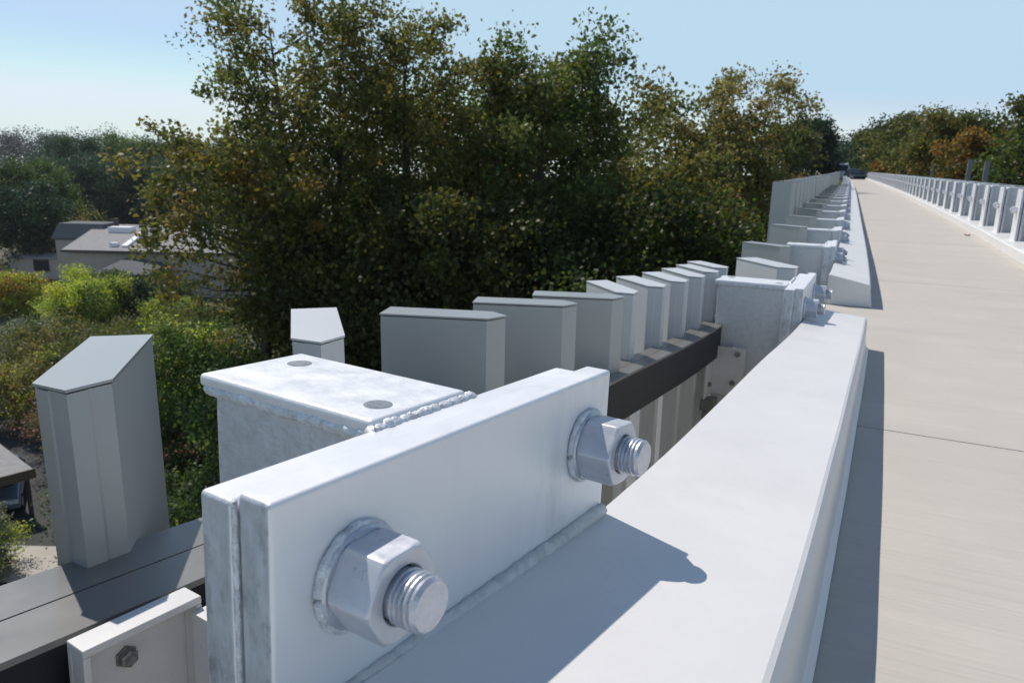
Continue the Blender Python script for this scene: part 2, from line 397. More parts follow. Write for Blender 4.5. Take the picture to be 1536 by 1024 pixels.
ordinal = ['nearest','second','third','fourth','fifth','sixth']
words = ['nearest galvanized post in the foreground, flat cap with round plugs and two big hex nuts',
         'second galvanized post on the left, at the end of the foreground kerb block',
         'third galvanized post on the left, first one past the gap in the kerb']
words += ['%s galvanized post on the left, counting from the foreground post' % q for q in ('fourth','fifth','sixth','seventh','eighth')]
PY = [.522, 2.88, 5.12]+[6.85+1.75*i for i in range(39)]
for i, Y in enumerate(PY):
    o = post if i == 0 else post2 if i == 1 else copy_tree(post2)
    (lx,ly,lz), rz, rx = frame(Y)
    if i == 0: rz = R(-9.6); rx = -.040; lz = -.5015
    else: rx = 0; lz -= .04
    o.location = (lx,ly,lz); o.rotation_euler = (rx,0,rz)
    if i:
        for ch in o.children:
            if ch.name.startswith('bracket'): ch.location = (-.012, 0, 0)
            if ch.name.startswith(('tube','cap_plate')): ch.location.z = -.016; ch.scale.x = 1.12 if i == 1 else 1
    tag(o, words[i] if i < len(words) else 'low galvanized post far down the left kerb, one of a tightly receding row', 'post', 'low galvanized posts along the left kerb')

# right-hand posts: taller, closer together
rpost = make_post(top=.60, half=.14, th=.022, tube=(-.28,-.048,-.06,.06), bolts=((-.005,.40),), down=.0, hero=False, sx=-1)
RY = [7.6+1.17*i for i in range(56)]
rw = ['tall galvanized post cut by the right edge of the photo, on the right kerb']+['%s tall galvanized post on the right kerb, counting from the right edge of the photo' % q for q in ('second','third','fourth','fifth','sixth','seventh','eighth','ninth','tenth')]
for i, Y in enumerate(RY):
    o = rpost if i == 0 else copy_tree(rpost)
    (lx,ly,lz), rz, rx = frame(Y, RB)
    o.location = (lx+.09, ly, lz+.0); o.rotation_euler = (0,0,rz)
    tag(o, rw[i] if i < len(rw) else 'tall galvanized post in the far part of the row on the right kerb', 'post', 'tall galvanized posts along the right kerb')

# ================================================================== LOUVRE FENCE PANELS
def fin_mesh(z0, z1):
    P1 = [(-.125,-.033),(.072,-.033),(.086,-.0185),(.0845,-.0165),(.0868,-.0135),(.101,.002),(.086,.0165),(.0845,.0150),(.083,.0185),(.070,.033),(-.125,.033)]
    b = MB(); b.prism(P1, z0, z1-.0055)
    body = b
    c = MB()
    Q = [(-.123,-.031),(.071,-.031),(.098,.002),(.069,.031),(-.123,.031)]
    c.prism(Q, z1-.0057, z1-.0030, 1)
    Q = [(-.1265,-.0345),(.073,-.0345),(.1035,.002),(.071,.0345),(-.1265,.0345)]
    c.prism(Q, z1-.0032, z1, 0)
    return body, c
bodyL, capL = fin_mesh(-.85, .262); bodyT, capT = fin_mesh(-.85, .60)
def me_only(mb, name, mats, bevel=False):
    o = mb.build(name, mats); me = o.data; bpy.data.objects.remove(o); return me
meshes = {'low': (me_only(bodyL,'fin',M['fin']), me_only(capL,'fin_cap',[M['fincap'] if 'fincap' in M else M['fin'], M['gasket']])),
          'pale': (me_only(bodyL,'fin',M['finlit']), me_only(capL,'fin_cap',[M['finlit'], M['gasket']])),
          'tall': (me_only(bodyT,'fin',M['fin']), me_only(capT,'fin_cap',[M['fincap'], M['gasket']]))}
def panel(kind, Ya, Yb, fins, woff, label, group, base=L, side=-1, simple=False):
    """beam with slatted top from Ya to Yb, fins at (Y, angle)"""
    mid = (Ya+Yb)/2; root = empty('louvre_fence_panel', (base(mid), mid, P(mid)))
    ox, oy, oz = root.location
    def loc(o): o.location = (-ox,-oy,-oz)
    dz = 0 if kind == 'low' else .33
    dz = -.018 if kind == 'low' else .0
    ww = lambda Y, t_, ins=0: side*(woff+(_BF(Y)+ins)*(1-t_)+(_BR(Y)-ins)*t_)
    def strip(nm, ta, tb, za, zb, m_, ins=0):
        f = lambda Y: (lambda a, b: [(min(a,b),zb),(min(a,b),za),(max(a,b),za),(max(a,b),zb)])(ww(Y,ta,ins), ww(Y,tb,ins))
        o = sweep(nm, f, Ya+.001, Yb-.001, .3, m_, base, root); o.location = (-ox,-oy,-oz)
    if not simple:
        strip('beam', 0, 1, -.035+dz, .079+dz, M['beam'], .003)
        strip('slat', 0, .49, .0795+dz, .0865+dz, M['slat']); strip('slat', .51, 1, .0795+dz, .0865+dz, M['slat'])
    strip('lower_beam', 0, 1, -.64, -.55, M['beam'], .003)
    for fn in fins:
        Y, phi, off, scl = (list(fn)+[None,None])[:4] if len(fn) < 4 else fn
        off = off or .43; scl = scl or 1.0
        me1, me2 = meshes['pale' if kind == 'low' and phi > 40 and Y > .7 else kind]   # angled fins: brightness of their lit faces put into the base colour
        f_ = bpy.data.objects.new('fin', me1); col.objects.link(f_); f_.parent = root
        cx_ = base(Y)+side*(off+woff); f_.scale = (scl,scl,1)
        f_.location = (cx_-ox, Y-oy, P(Y)-oz+(.010 if Y < 1 else .004 if Y < 1.6 else -.03 if 4 < Y < 6 and kind == 'low' else 0))
        phi += math.sin(Y*37.7)*1.2
        f_.rotation_euler = (math.sin(Y*91)*.004,math.cos(Y*53)*.004, -R(phi) if side < 0 else math.pi+R(phi))
        c_ = bpy.data.objects.new('cap', me2); col.objects.link(c_); c_.parent = f_
    tag(root, label, 'fence panel', group)
    return root
H, S = 50, -17
specF = [(-1.0,50),(-.7,50),(-.4,50),(-.1,50),(.2,50)]
F0_ = [(Y,a) for Y,a in specF]+[(.525,50)]
F1_ = [(.82,50),(1.115,S),(1.405,S),(1.69,S),(2.0,42),(2.31,45),(2.61,45)]
rr = random.Random(11)
cuts = [-1.4, .67]+[(PY[i]+0.0) for i in range(1,20)]
panel('low', -1.4, .67, [(.25,50,.53),(.55,50,.512,1.08)], 0, 'fence panel by the nearest post, with one tall grey fin at far left', 'louvre fence panels on the left')
F1_ = [(.92,50,.535,1.12),(1.22,S,.478,1.03),(1.50,S,.445),(1.76,S,.425),(2.03,46,.435),(2.28,46,.43),(2.51,47,.42),(2.73,47,.415),(2.94,47,.41),(3.14,47,.41)]
panel('low', .672, 3.1, F1_, 0, 'fence panel between first and second posts, its grey fins turned two ways', 'louvre fence panels on the left')
farf = 'low grey fence panel with one wide fin, further down the left kerb'
nm = ['fence panel with pale angled fin just beyond the second post','fence panel with wide dark-faced fin beside the third post','fence panel with wide grey fin beside the fourth post']
panel('low', 3.102, 4.2, [(3.42,50,.205,1.55)], 0, nm[0], 'louvre fence panels on the left')
for k in range(2, 16):
    a, b = (4.202 if k == 2 else PY[k]-.87), PY[k]+.86
    panel('low', a, b, [(PY[k]-.12, 32,.385,1.45)], 0, nm[k-1] if k < 4 else farf, 'louvre fence panels on the left')
# taller panels further along, set a little further out
Y = 9.35; k = 0
while Y < 72:
    fins = [(Y+.15+.42*j, [12,55,S,50,S][(j+k)%5],.45,1.15) for j in range(5)]
    panel('tall', Y, Y+2.09, fins, .23, 'first of the taller grey louvre panels on the left, its end face showing' if k == 0 else ['second','third','fourth','fifth'][k-1]+' of the taller grey louvre panels on the left, counting from the nearer end' if 0 < k < 5 else 'taller grey louvre panel in the far run on the left of the path', 'tall louvre fence panels on the left', simple=True)
    Y += 2.1; k += 1
Y = 5.0; k = 0
while Y < 72:
    fins = [(Y+.15+.30*j, [S,S,S,40,S,40,S][(j+k)%7]) for j in range(7)]
    panel('tall', Y, Y+2.09, fins, .02, 'grey louvre panel behind the tall posts on the right side of the path', 'louvre fence panels on the right', base=RB, side=1, simple=True)
    Y += 2.1; k += 1

# ================================================================== GROUND
G = -14.0
def gh(x, y):
    e = 0.0
    d = math.exp(-((x+1.0)/26.0)**4)
    t_ = min(1, max(0, (y-58)/22.0)); t_ = t_*t_*(3-2*t_)
    return G+(13.2*t_)*d
nx, ny = 150, 150
xs = np.sinh(np.linspace(-4.2,4.2,nx))*22-8; ys = np.sinh(np.linspace(-3.2,4.2,ny))*22+25
V = [(x,y,gh(x,y)) for y in ys for x in xs]
F = [(j*nx+i, j*nx+i+1, (j+1)*nx+i+1, (j+1)*nx+i) for j in range(ny-1) for i in range(nx-1)]
M['ground'] = mixin(mat('leaf_litter_ground', (.10,.085,.05), .95, 0, .4, .5, bump=.5, bscale=6), (.055,.075,.025), .12, .45, .6)
M['asphalt'] = mat('asphalt', (.045,.046,.05), .9, 0, .15, 2)
M['drive'] = mat('pale_paving', (.42,.39,.35), .85, 0, .08, 1.5)
tag(mesh_obj('ground', V, F, M['ground'], smooth=True), kind='structure')
def vl(a, b, z=0):            # view-aligned ground coordinates: a to the right, b ahead
    return (a*math.cos(yaw)-b*math.sin(yaw), a*math.sin(yaw)+b*math.cos(yaw), z)
def sheet(name, quad, z, m_):
    tag(mesh_obj(name, [vl(a,b,G+z) for a,b in quad], [(0,1,2,3)], m_), kind='structure')
sheet('parking_lot', [(-34,14),(-13,14),(-13,40),(-34,40)], .02, M['asphalt'])
sheet('pavement', [(-20,22.2),(-14.5,22.2),(-14.5,24.6),(-20,24.6)], .03, M['drive'])

# ================================================================== TREES
def leafmat(name, trans=.42):
    ma = bpy.data.materials.new(name); ma.use_nodes = True; t = ma.node_tree; N = t.nodes; Lk = t.links
    b = N['Principled BSDF']; b.inputs['Roughness'].default_value = .5; b.inputs['Specular IOR Level'].default_value = .35
    at = N.new('ShaderNodeAttribute'); at.attribute_name = 'leafcol'
    Lk.new(at.outputs['Color'], b.inputs['Base Color'])
    tr = N.new('ShaderNodeBsdfTranslucent'); mx = N.new('ShaderNodeMixShader'); mx.inputs[0].default_value = trans
    hs = N.new('ShaderNodeHueSaturation'); hs.inputs['Value'].default_value = 1.6; hs.inputs['Saturation'].default_value = 1.05
    Lk.new(at.outputs['Color'], hs.inputs['Color']); Lk.new(hs.outputs[0], tr.inputs[0])
    Lk.new(b.outputs[0], mx.inputs[1]); Lk.new(tr.outputs[0], mx.inputs[2])
    Lk.new(mx.outputs[0], N['Material Output'].inputs[0]); return ma
LEAF = leafmat('leaves'); 
BARK = mat('bark', (.10,.08,.06), .9, 0, .3, 6, stretch=(1,1,.2), bump=.6, bscale=12)
PAL = {'olive': [(.055,.072,.018),(.072,.083,.02),(.048,.062,.018),(.090,.088,.02)],
       'autumn': [(.090,.082,.02),(.105,.092,.022),(.07,.078,.02),(.12,.088,.022),(.065,.072,.02),(.085,.09,.022)],
       'green': [(.045,.075,.018),(.065,.095,.02),(.035,.06,.018)],
       'dark': [(.02,.04,.02),(.028,.05,.022),(.018,.035,.022)],
       'yellow': [(.25,.29,.04),(.31,.32,.045),(.20,.25,.04)],
       'orange': [(.17,.095,.02),(.20,.11,.022),(.12,.08,.02)],
       'pale': [(.13,.12,.04),(.10,.10,.035),(.17,.13,.04)],
       'sage': [(.13,.15,.10),(.10,.12,.075),(.16,.17,.11)],
       'pink': [(.20,.09,.08),(.14,.07,.05),(.10,.08,.03)],
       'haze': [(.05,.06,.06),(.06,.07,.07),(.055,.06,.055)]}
def leaves_mesh(name, C, nrm_bias, size, pal, rg, per=None):
    """C: (n,3) leaf centres"""
    n = len(C)
    a = rg.normal(size=(n,3)); a /= np.linalg.norm(a,axis=1)[:,None]
    b = rg.normal(size=(n,3)); b -= (a*b).sum(1)[:,None]*a; b /= np.linalg.norm(b,axis=1)[:,None]
    s = size*rg.uniform(.6,1.3,size=n)[:,None]
    v0 = C-a*s*.5; v1 = C+b*s*.33; v2 = C+a*s*.5; v3 = C-b*s*.33
    V = np.stack([v0,v1,v2,v3],1).reshape(-1,3)
    me = bpy.data.meshes.new(name); me.vertices.add(4*n); me.vertices.foreach_set('co', V.astype(np.float32).ravel())
    me.loops.add(4*n); me.loops.foreach_set('vertex_index', np.arange(4*n,dtype=np.int32))
    me.polygons.add(n); me.polygons.foreach_set('loop_start', np.arange(0,4*n,4,dtype=np.int32))
    me.update(calc_edges=True)
    return me
def set_cols(me, cols):
    ca = me.color_attributes.new('leafcol','FLOAT_COLOR','POINT')
    c = np.repeat(cols, 4, axis=0); c = np.concatenate([c, np.ones((len(c),1))],1)
    ca.data.foreach_set('color', c.astype(np.float32).ravel())
def tree(name, label, x, y, h, r, lo=.25, n_br=26, n_leaf=9000, leaf=.12, pal='olive', seed=1, group=None, sig=.42,
         stems=1, fill=.35, top=1.0, zg=None, lean=(0,0), cat='tree', pw=.55, pal2=None, mix2=.25, bright=1.0, topf=.78):
    rg = np.random.default_rng(seed); rn = random.Random(seed)
    zg = gh(x,y) if zg is None else zg
    root = empty(name, (x,y,zg)); tag(root, label, cat, group)
    mb = MB(); tips = []
    for s_ in range(stems):
        an = 2*math.pi*s_/max(1,stems)+rn.random(); spread = 0 if stems == 1 else r*.35
        pts = []; rad = []; hh = h*(.93 if s_ == 0 else rn.uniform(.75,.95))
        for i in range(9):
            f = i/8; pts.append((lean[0]*f+math.cos(an)*spread*f+rn.uniform(-.1,.1)*f*r*.4, lean[1]*f+math.sin(an)*spread*f+rn.uniform(-.1,.1)*f*r*.4, hh*f))
            rad.append((.022*h*.55 if stems > 1 else .022*h)*(1-f)**.8+.012)
        mb.tube(pts, rad, 7)
        nb = n_br//stems
        for j in range(nb):
            f = lo+(1-lo)*((j+.5)/nb)**.85*.97
            q = f*8; i0 = min(7,int(q)); p0 = Vector(pts[i0]).lerp(Vector(pts[i0+1]), q-i0)
            g_ = (f-lo)/(1-lo); env = max(.12, math.sin(math.pi*min(1,(g_*topf+.20)))**pw)
            a = j*2.399+rn.uniform(-.5,.5); ln = r*env*rn.uniform(.70,1.12)*(.7 if stems > 1 else 1)
            up = .15+.75*g_+rn.uniform(-.1,.2)
            d = Vector((math.cos(a),math.sin(a),up)); 
            bp_ = []; br_ = []
            for i in range(6):
                ff = i/5; p = p0+Vector((d.x*ln*ff, d.y*ln*ff, d.z*ln*ff*(.55+.25*ff)+rn.uniform(-.1,.1)*ln*.3*ff))
                bp_.append(p); br_.append(max(.006,.0065*h*.55*(1-ff)**.9*(1-.5*g_)))
            mb.tube(bp_, br_, 5, caps=False)
            for ff, wgt in ((1,1.0),(.8,.9),(.58,.7),(.36,.4)):
                i0 = min(4,int(ff*5)); p = bp_[i0].lerp(bp_[i0+1], ff*5-i0)
                for _ in range(2):
                    q_ = p+Vector((rn.gauss(0,1),rn.gauss(0,1),rn.gauss(0,.7)))*(.28*ln*.6)
                    if rn.random() < .55: mb.tube([p, (p+q_)/2+Vector((0,0,.03*ln)), q_], [.010,.007,.004], 3, caps=False)
                    tips.append((*q_, wgt*rn.uniform(.5,1.5)))
    tr = mb.build('trunk', BARK, root, smooth=True)
    T = np.array(tips); wt = T[:,3]/T[:,3].sum(); k = rg.choice(len(T), n_leaf, p=wt)
    bd = rg.normal(size=(n_leaf,3)); bd /= np.linalg.norm(bd,axis=1)[:,None]
    C = T[k,:3]+bd*(rg.random((n_leaf,1))**.62)*sig*2.3*np.array([1,1,.7])*rg.uniform(.45,1.15,size=(len(T)))[k][:,None]
    me = leaves_mesh('crown', C, 0, leaf, pal, rg)
    p0 = np.array(PAL[pal]); cc = p0[rg.integers(0,len(p0),len(T))][k]
    if pal2:
        p2 = np.array(PAL[pal2]); sel = (rg.random(len(T)) < mix2)[k]; cc = np.where(sel[:,None], p2[rg.integers(0,len(p2),n_leaf)], cc)
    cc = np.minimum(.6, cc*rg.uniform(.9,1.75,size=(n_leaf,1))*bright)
    set_cols(me, cc); me.materials.append(LEAF)
    o = bpy.data.objects.new('crown', me); col.objects.link(o); o.parent = root
    return root
def vt(a, b): return vl(a,b)[:2]
g1 = 'tall trees standing close beside the bridge'
TREES = [
 ('tall dark tree at left of the group, sky showing through its open top', -5.75,21.5,19.6,3.1,dict(lo=.32,n_br=78,n_leaf=52000,leaf=.125,pal='olive',seed=3,stems=3,sig=.34,pal2='autumn',mix2=.3)),
 ('lower tree with orange-tinged leaves reaching left over the house roof', -5.9,19.5,14.7,2.6,dict(lo=.75,n_br=40,n_leaf=19000,leaf=.13,pal='autumn',seed=34,sig=.26,lean=(-1.1,-.4))),
 ('brown-leaved tall tree just right of the open-topped tree', -3.2,22.5,18.4,2.4,dict(lo=.25,n_br=56,n_leaf=44000,leaf=.125,pal='autumn',seed=5,sig=.36,pal2='olive',mix2=.4)),
 ('thin sparse tree with bare twigs on top, in the notch of the treeline', -1.6,24,17.0,2.2,dict(lo=.2,n_br=44,n_leaf=20000,leaf=.12,pal='autumn',seed=6,stems=2,sig=.32,pal2='pale',mix2=.4)),
 ('broad dense olive green tree at the centre of the group', 0.75,22.5,17.7,2.7,dict(lo=.2,n_br=64,n_leaf=80000,leaf=.135,pal='olive',seed=27,sig=.42,pal2='green',mix2=.3)),
 ('dense olive and orange tree right of the central tree', 4.4,24,14.2,3.3,dict(lo=.2,n_br=56,n_leaf=70000,leaf=.14,pal='olive',seed=8,sig=.40,pal2='autumn',mix2=.45)),
 ('pale thin-leaved tree at the right end of the group, above the fence', 8.2,28,18.0,2.7,dict(lo=.2,n_br=50,n_leaf=36000,leaf=.13,pal='pale',seed=9,stems=2,sig=.34,pal2='autumn',mix2=.4)),
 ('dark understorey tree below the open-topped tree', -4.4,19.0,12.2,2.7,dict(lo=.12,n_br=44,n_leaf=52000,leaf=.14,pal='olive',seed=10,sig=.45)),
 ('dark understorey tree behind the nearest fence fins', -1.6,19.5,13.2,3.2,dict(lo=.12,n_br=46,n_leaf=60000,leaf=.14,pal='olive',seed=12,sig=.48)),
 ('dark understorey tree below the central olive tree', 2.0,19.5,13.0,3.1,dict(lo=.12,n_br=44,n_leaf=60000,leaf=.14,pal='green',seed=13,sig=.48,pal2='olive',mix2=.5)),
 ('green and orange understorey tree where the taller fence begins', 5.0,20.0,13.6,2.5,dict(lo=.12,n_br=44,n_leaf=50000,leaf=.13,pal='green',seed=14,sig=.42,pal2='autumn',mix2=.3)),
 ('bright green sunlit bushy tree left of the nearest post', -6.5,17.5,9.6,1.35,dict(lo=.12,n_br=36,n_leaf=34000,leaf=.11,pal='green',seed=15,sig=.34,pal2='yellow',mix2=.12)),
 ('dark tree seen low between the nearest post and the big fin', -6.0,15.5,7.6,1.9,dict(lo=.1,n_br=30,n_leaf=22000,leaf=.11,pal='green',seed=16,sig=.36)),
 ('wide tree behind the brown and sparse trees', -1.9,27,15.8,3.9,dict(lo=.2,n_br=50,n_leaf=60000,leaf=.16,pal='olive',seed=17,sig=.55)),
 ('wide tree behind the olive and orange trees', 6.4,30,15.6,3.9,dict(lo=.2,n_br=50,n_leaf=60000,leaf=.17,pal='olive',seed=18,sig=.55,pal2='autumn',mix2=.35)),
]
for lb,a,b,h,r,kw in TREES:
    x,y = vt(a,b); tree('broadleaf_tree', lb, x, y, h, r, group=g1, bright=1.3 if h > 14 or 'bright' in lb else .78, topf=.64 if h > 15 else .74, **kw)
# distant wood on the left
dl = [(-88,150,17.2,7,'dark'),(-81,152,17.0,6.5,'dark'),(-75,148,18.0,6.5,'green'),(-68,150,17.3,6.5,'dark'),(-61,150,17.2,6.5,'dark'),(-54,152,17.2,7,'dark'),(-47,150,16.5,7,'dark'),
      (-84,140,13,7,'dark'),(-76,138,12.5,7,'dark'),(-68,140,13.5,7,'dark'),(-60,138,12.5,7,'dark'),(-52,140,13,7,'dark')]
for i,(a,b,h,r,p) in enumerate(dl):
    dlab = 'tall dark green tree on the skyline of the wood behind the house' if i < 7 else 'dark green tree low in the wood right behind the house'
    if i == 2: dlab = 'tallest, slightly lighter tree on the skyline of the wood behind the house'
    if i == 0: dlab = 'leftmost dark tree of the wood behind the house, standing above the round trees'
    x,y = vt(a,b); tree('broadleaf_tree', dlab, x,y,h-1.6,r,lo=.08,n_br=34,n_leaf=30000,leaf=.34,bright=1.25,pal=p,seed=40+i,group='distant wood behind the house',sig=1.2,pw=.4)
for i,(a,b,h,r) in enumerate([(-182,262,15.5,14),(-165,260,16,13),(-150,258,16.6,12)]):
    x,y = vt(a,b); tree('broadleaf_tree','hazy far tree on the horizon at the left edge', x,y,h,r,lo=.05,n_br=24,n_leaf=12000,leaf=.6,pal='haze',seed=60+i,group='hazy trees on the far left horizon',sig=2.2,pw=.35)
misc = [('sunlit green tree at the left foot of the tall trees, behind the nearest post', -12.4,28,7.6,1.9,'green',dict(n_leaf=36000,leaf=.12,sig=.45,lo=.1,bright=1.35,pal2='yellow',mix2=.12)),
 ('olive green bush right of the smaller yellow-green tree', -22.3,52,3.0,2.2,'olive',dict(n_leaf=20000,leaf=.15,sig=.45,lo=.05,bright=1.3)),
('dark green shrub on the slope just right of the big left fin', -17.2,33,2.9,2.2,'green',dict(n_leaf=22000,leaf=.12,sig=.4,lo=.05,bright=1.2)),
 ('olive shrub on the slope below the smaller yellow-green tree', -21.5,43,3.0,2.6,'olive',dict(n_leaf=22000,leaf=.14,sig=.45,lo=.05,bright=1.4)),
 ('yellowish shrub on the slope left of the big fin, above the carport', -25.5,37,2.6,2.5,'pale',dict(n_leaf=22000,leaf=.13,sig=.42,lo=.05,pal2='yellow',mix2=.3)),
 ('dark shrub between carport and big fin', -20.6,33.5,2.2,2.0,'olive',dict(n_leaf=16000,leaf=.12,sig=.4,lo=.05,pal2='pink',mix2=.3)),
 ('green shrub below the trees, left of the nearest post', -13.8,24.5,2.8,2.0,'green',dict(n_leaf=22000,leaf=.11,sig=.4,lo=.05,bright=1.2,pal2='pink',mix2=.12)),
 ('low green shrub beside the house porch bushes', -30.8,66,2.2,2.0,'green',dict(n_leaf=12000,leaf=.15,sig=.4,lo=.05)),
('round dark green tree at the left edge, taller one behind', -64,100,12.2,6.0,'green',dict(n_leaf=22000,leaf=.32,sig=.8,lo=.15)),
 ('round dark tree at the left edge, lower one left of the house', -58,88,9.6,4.6,'dark',dict(n_leaf=20000,leaf=.28,sig=.7,lo=.08)),
 ('round yellow-green tree in front of the house wall', -34.9,60,3.0,2.9,'yellow',dict(n_leaf=60000,leaf=.16,sig=.52,bright=1.15,lo=.05,pal2='green',mix2=.25)),
 ('smaller yellow-green tree right of the round yellow one', -26.3,56,2.5,1.9,'yellow',dict(n_leaf=40000,leaf=.16,sig=.45,lo=.05,pal2='green',mix2=.4)),
 ('orange and yellow tree at the left edge below the dark round tree', -44,64,2.8,2.6,'yellow',dict(n_leaf=22000,leaf=.17,sig=.5,lo=.05,pal2='orange',mix2=.35)),
 ('grey-green sage coloured bush below the yellow-green tree', -32.4,49,1.9,2.2,'sage',dict(n_leaf=18000,leaf=.14,sig=.45,lo=.05)),
 ('olive bush at the left edge between the fin and the orange tree', -27.0,42,3.6,3.0,'pale',dict(n_leaf=20000,leaf=.14,sig=.45,lo=.05,pal2='green',mix2=.4)),
 ('dark olive tree right behind the big left fin', -21.4,38,4.0,2.6,'olive',dict(n_leaf=24000,leaf=.14,sig=.45,lo=.05)),
 ('pink-leaved shrub beside the carport roof', -18.2,30.5,3.0,1.6,'pink',dict(n_leaf=12000,leaf=.10,sig=.3,lo=.05)),
 ('green shrub right of the big left fin, low behind the fence', -12.6,27,4.4,2.2,'green',dict(n_leaf=20000,leaf=.12,sig=.4,lo=.05,pal2='pink',mix2=.15)),
 ('light green bush at the lower left corner, in front of the carport', -18.0,22.6,1.9,1.3,'sage',dict(n_leaf=16000,leaf=.09,sig=.26,lo=.02,pal2='yellow',mix2=.3)),
 ('dark bush between the two yellow-green trees', -31.0,62,3.6,2.0,'dark',dict(n_leaf=10000,leaf=.16,sig=.4,lo=.05)),
 ('olive tree low behind the sage bush', -26.2,47,2.6,2.2,'olive',dict(n_leaf=16000,leaf=.15,sig=.4,lo=.05)),
 ('low olive hedge bush behind the flat-roofed wing of the house', -57,95,5.0,4.0,'pale',dict(n_leaf=10000,leaf=.25,sig=.7,lo=.05)),
 ('small bush beside the porch of the house', -38.5,70,3.0,1.5,'green',dict(n_leaf=6000,leaf=.16,sig=.35,lo=.05))]
for i,(lb,a,b,h,r,p,kw) in enumerate(misc):
    x,y = vt(a,b); tree('small_tree' if h > 4 else 'shrub', lb, x,y,h,r,n_br=30,pal=p,seed=80+i,cat='tree' if h > 4 else 'shrub',pw=.45,**kw)
# trees along the far end of the path (x, y, top z, r)
fe = [('large green tree at the right edge behind the right fence', 8.2,40,3.9,3.1,'green',dict(pal2='olive',mix2=.4,n_leaf=50000,leaf=.18,sig=.55,bright=1.0)),
 ('orange autumn tree behind the right fence, left of the large green tree', 5.6,44,2.7,1.9,'orange',dict(pal2='autumn',mix2=.6,n_leaf=30000,leaf=.18,sig=.45,bright=1.0)),
 ('golden brown tree behind the right fence, left of the orange tree', 5.0,54,4.0,2.8,'autumn',dict(n_leaf=44000,leaf=.2,sig=.55,pal2='olive',mix2=.3,bright=1.25)),
 ('dark tree behind the orange tree on the right', 7.6,54,3.9,2.6,'olive',dict(n_leaf=30000,leaf=.2,sig=.55)),
 ('dark olive tree further off, right of where the path ends', 4.6,75,3.9,3.6,'olive',dict(n_leaf=26000,leaf=.26,sig=.7)),
 ('far dark green tree right of the end of the path', 2.9,90,3.4,2.9,'dark',dict(n_leaf=18000,leaf=.3,sig=.7)),
 ('farthest small dark tree over the end of the path', 1.4,130,3.2,3.2,'dark',dict(n_leaf=14000,leaf=.4,sig=.9)),
 ('dark tree left of the far end of the path, beyond the tall fence', -4.2,84,4.4,2.3,'dark',dict(n_leaf=20000,leaf=.28,sig=.6)),
 ('mid green tree beyond the tall fence, left of the dark far tree', -5.6,70,3.6,2.6,'olive',dict(n_leaf=18000,leaf=.26,sig=.6)),
 ('far pale tree closing the view beyond the vehicles', -2.6,190,3.0,6.0,'haze',dict(n_leaf=12000,leaf=.6,sig=1.2)),
 ('small orange shrub beside the right fence near its far end', 2.35,72,.75,.7,'orange',dict(n_leaf=5000,leaf=.16,sig=.2,zg=-1.8))]
for i,(lb,x,y,zt,r,p,kw) in enumerate(fe):
    zg = kw.pop('zg', gh(x,y)); tree('broadleaf_tree', lb, x,y, zt-zg, r, lo=.3 if zg < -9 else .1, n_br=34, pal=p, seed=120+i, zg=zg, pw=.45, **kw)

# ================================================================== HOUSE
M['wall'] = mat('beige_render', (.44,.385,.345), .85, 0, .05, 2)
M['roof'] = mat('grey_shingle', (.27,.265,.26), .9, 0, .14, 3, bump=.3, bscale=8)
M['roofd'] = mat('dark_slate_roof', (.085,.095,.105), .8, 0, .1, 3)
M['glass'] = mat('dark_glass', (.02,.025,.03), .12)
M['white'] = mat('white_paint', (.75,.75,.76), .5, 0, .04, 4)
M['trim'] = mat('dark_trim', (.06,.05,.05), .6)
hs_ = empty('house', vl(-45,75,G), yaw)
tag(hs_, 'beige single-storey house with grey shingle roof beyond the yellow-green trees at left', 'house')
zt = lambda z: z-G
# local: x right, y away from camera, z up
b = MB().box((-.0,0,0),(20,11,zt(-9.45))); b.build('wall', M['wall'], hs_)
rf = MB().add([(-.5,-.6,zt(-9.38)),(20.5,-.6,zt(-9.38)),(22.5,11.4,zt(-7.8)),(-3.0,11.4,zt(-9.5)),(-3.0,11.4,zt(-7.8)),
               (-.5,-.6,zt(-9.55)),(20.5,-.6,zt(-9.55)),(22.5,11.4,zt(-9.6)),(-3.0,11.4,zt(-9.6))],
              [(0,1,2,4),(0,4,3),(5,8,7,6),(0,5,6,1),(1,6,7,2),(2,7,8,3,4),(3,8,5,0)])
rfo = rf.build('roof', M['roof'], hs_)
MB().box((-.52,-.66,zt(-9.62)),(20.6,-.602,zt(-9.36))).build('fascia', M['trim'], rfo)
rz_ = lambda y: -9.38+(y+.6)/12*1.58
q = [(4.9,.8),(5.5,.8),(4.2,8.5),(3.6,8.5)]
s_ = MB(); s_.add([(x,y,zt(rz_(y)+.02)) for x,y in q]+[(x,y,zt(rz_(y)+.22)) for x,y in q], [(4,5,6,7),(0,1,5,4),(1,2,6,5),(2,3,7,6),(3,0,4,7),(0,3,2,1)]); s_.build('skylight', M['white'], rfo)
MB().box((3.6,.9,zt(-9.3)),(4.3,1.6,zt(-8.75))).build('roof_vent', M['white'], rfo)
MB().box((.2,7.2,zt(-8.5)),(2.6,8.6,zt(-7.75))).build('roof_unit', M['white'], rfo)
MB().box((-.4,9.6,zt(-8.2)),(.0,10.0,zt(-7.0))).build('chimney_pipe', M['trim'], rfo)
MB().box((9,8.2,zt(-8.4)),(12.5,9.8,zt(-7.7))).build('roof_unit', M['white'], rfo)
MB().box((-6.4,8.2,0),(-3.05,12,zt(-9.2))).build('tower_wall', M['wall'], hs_)
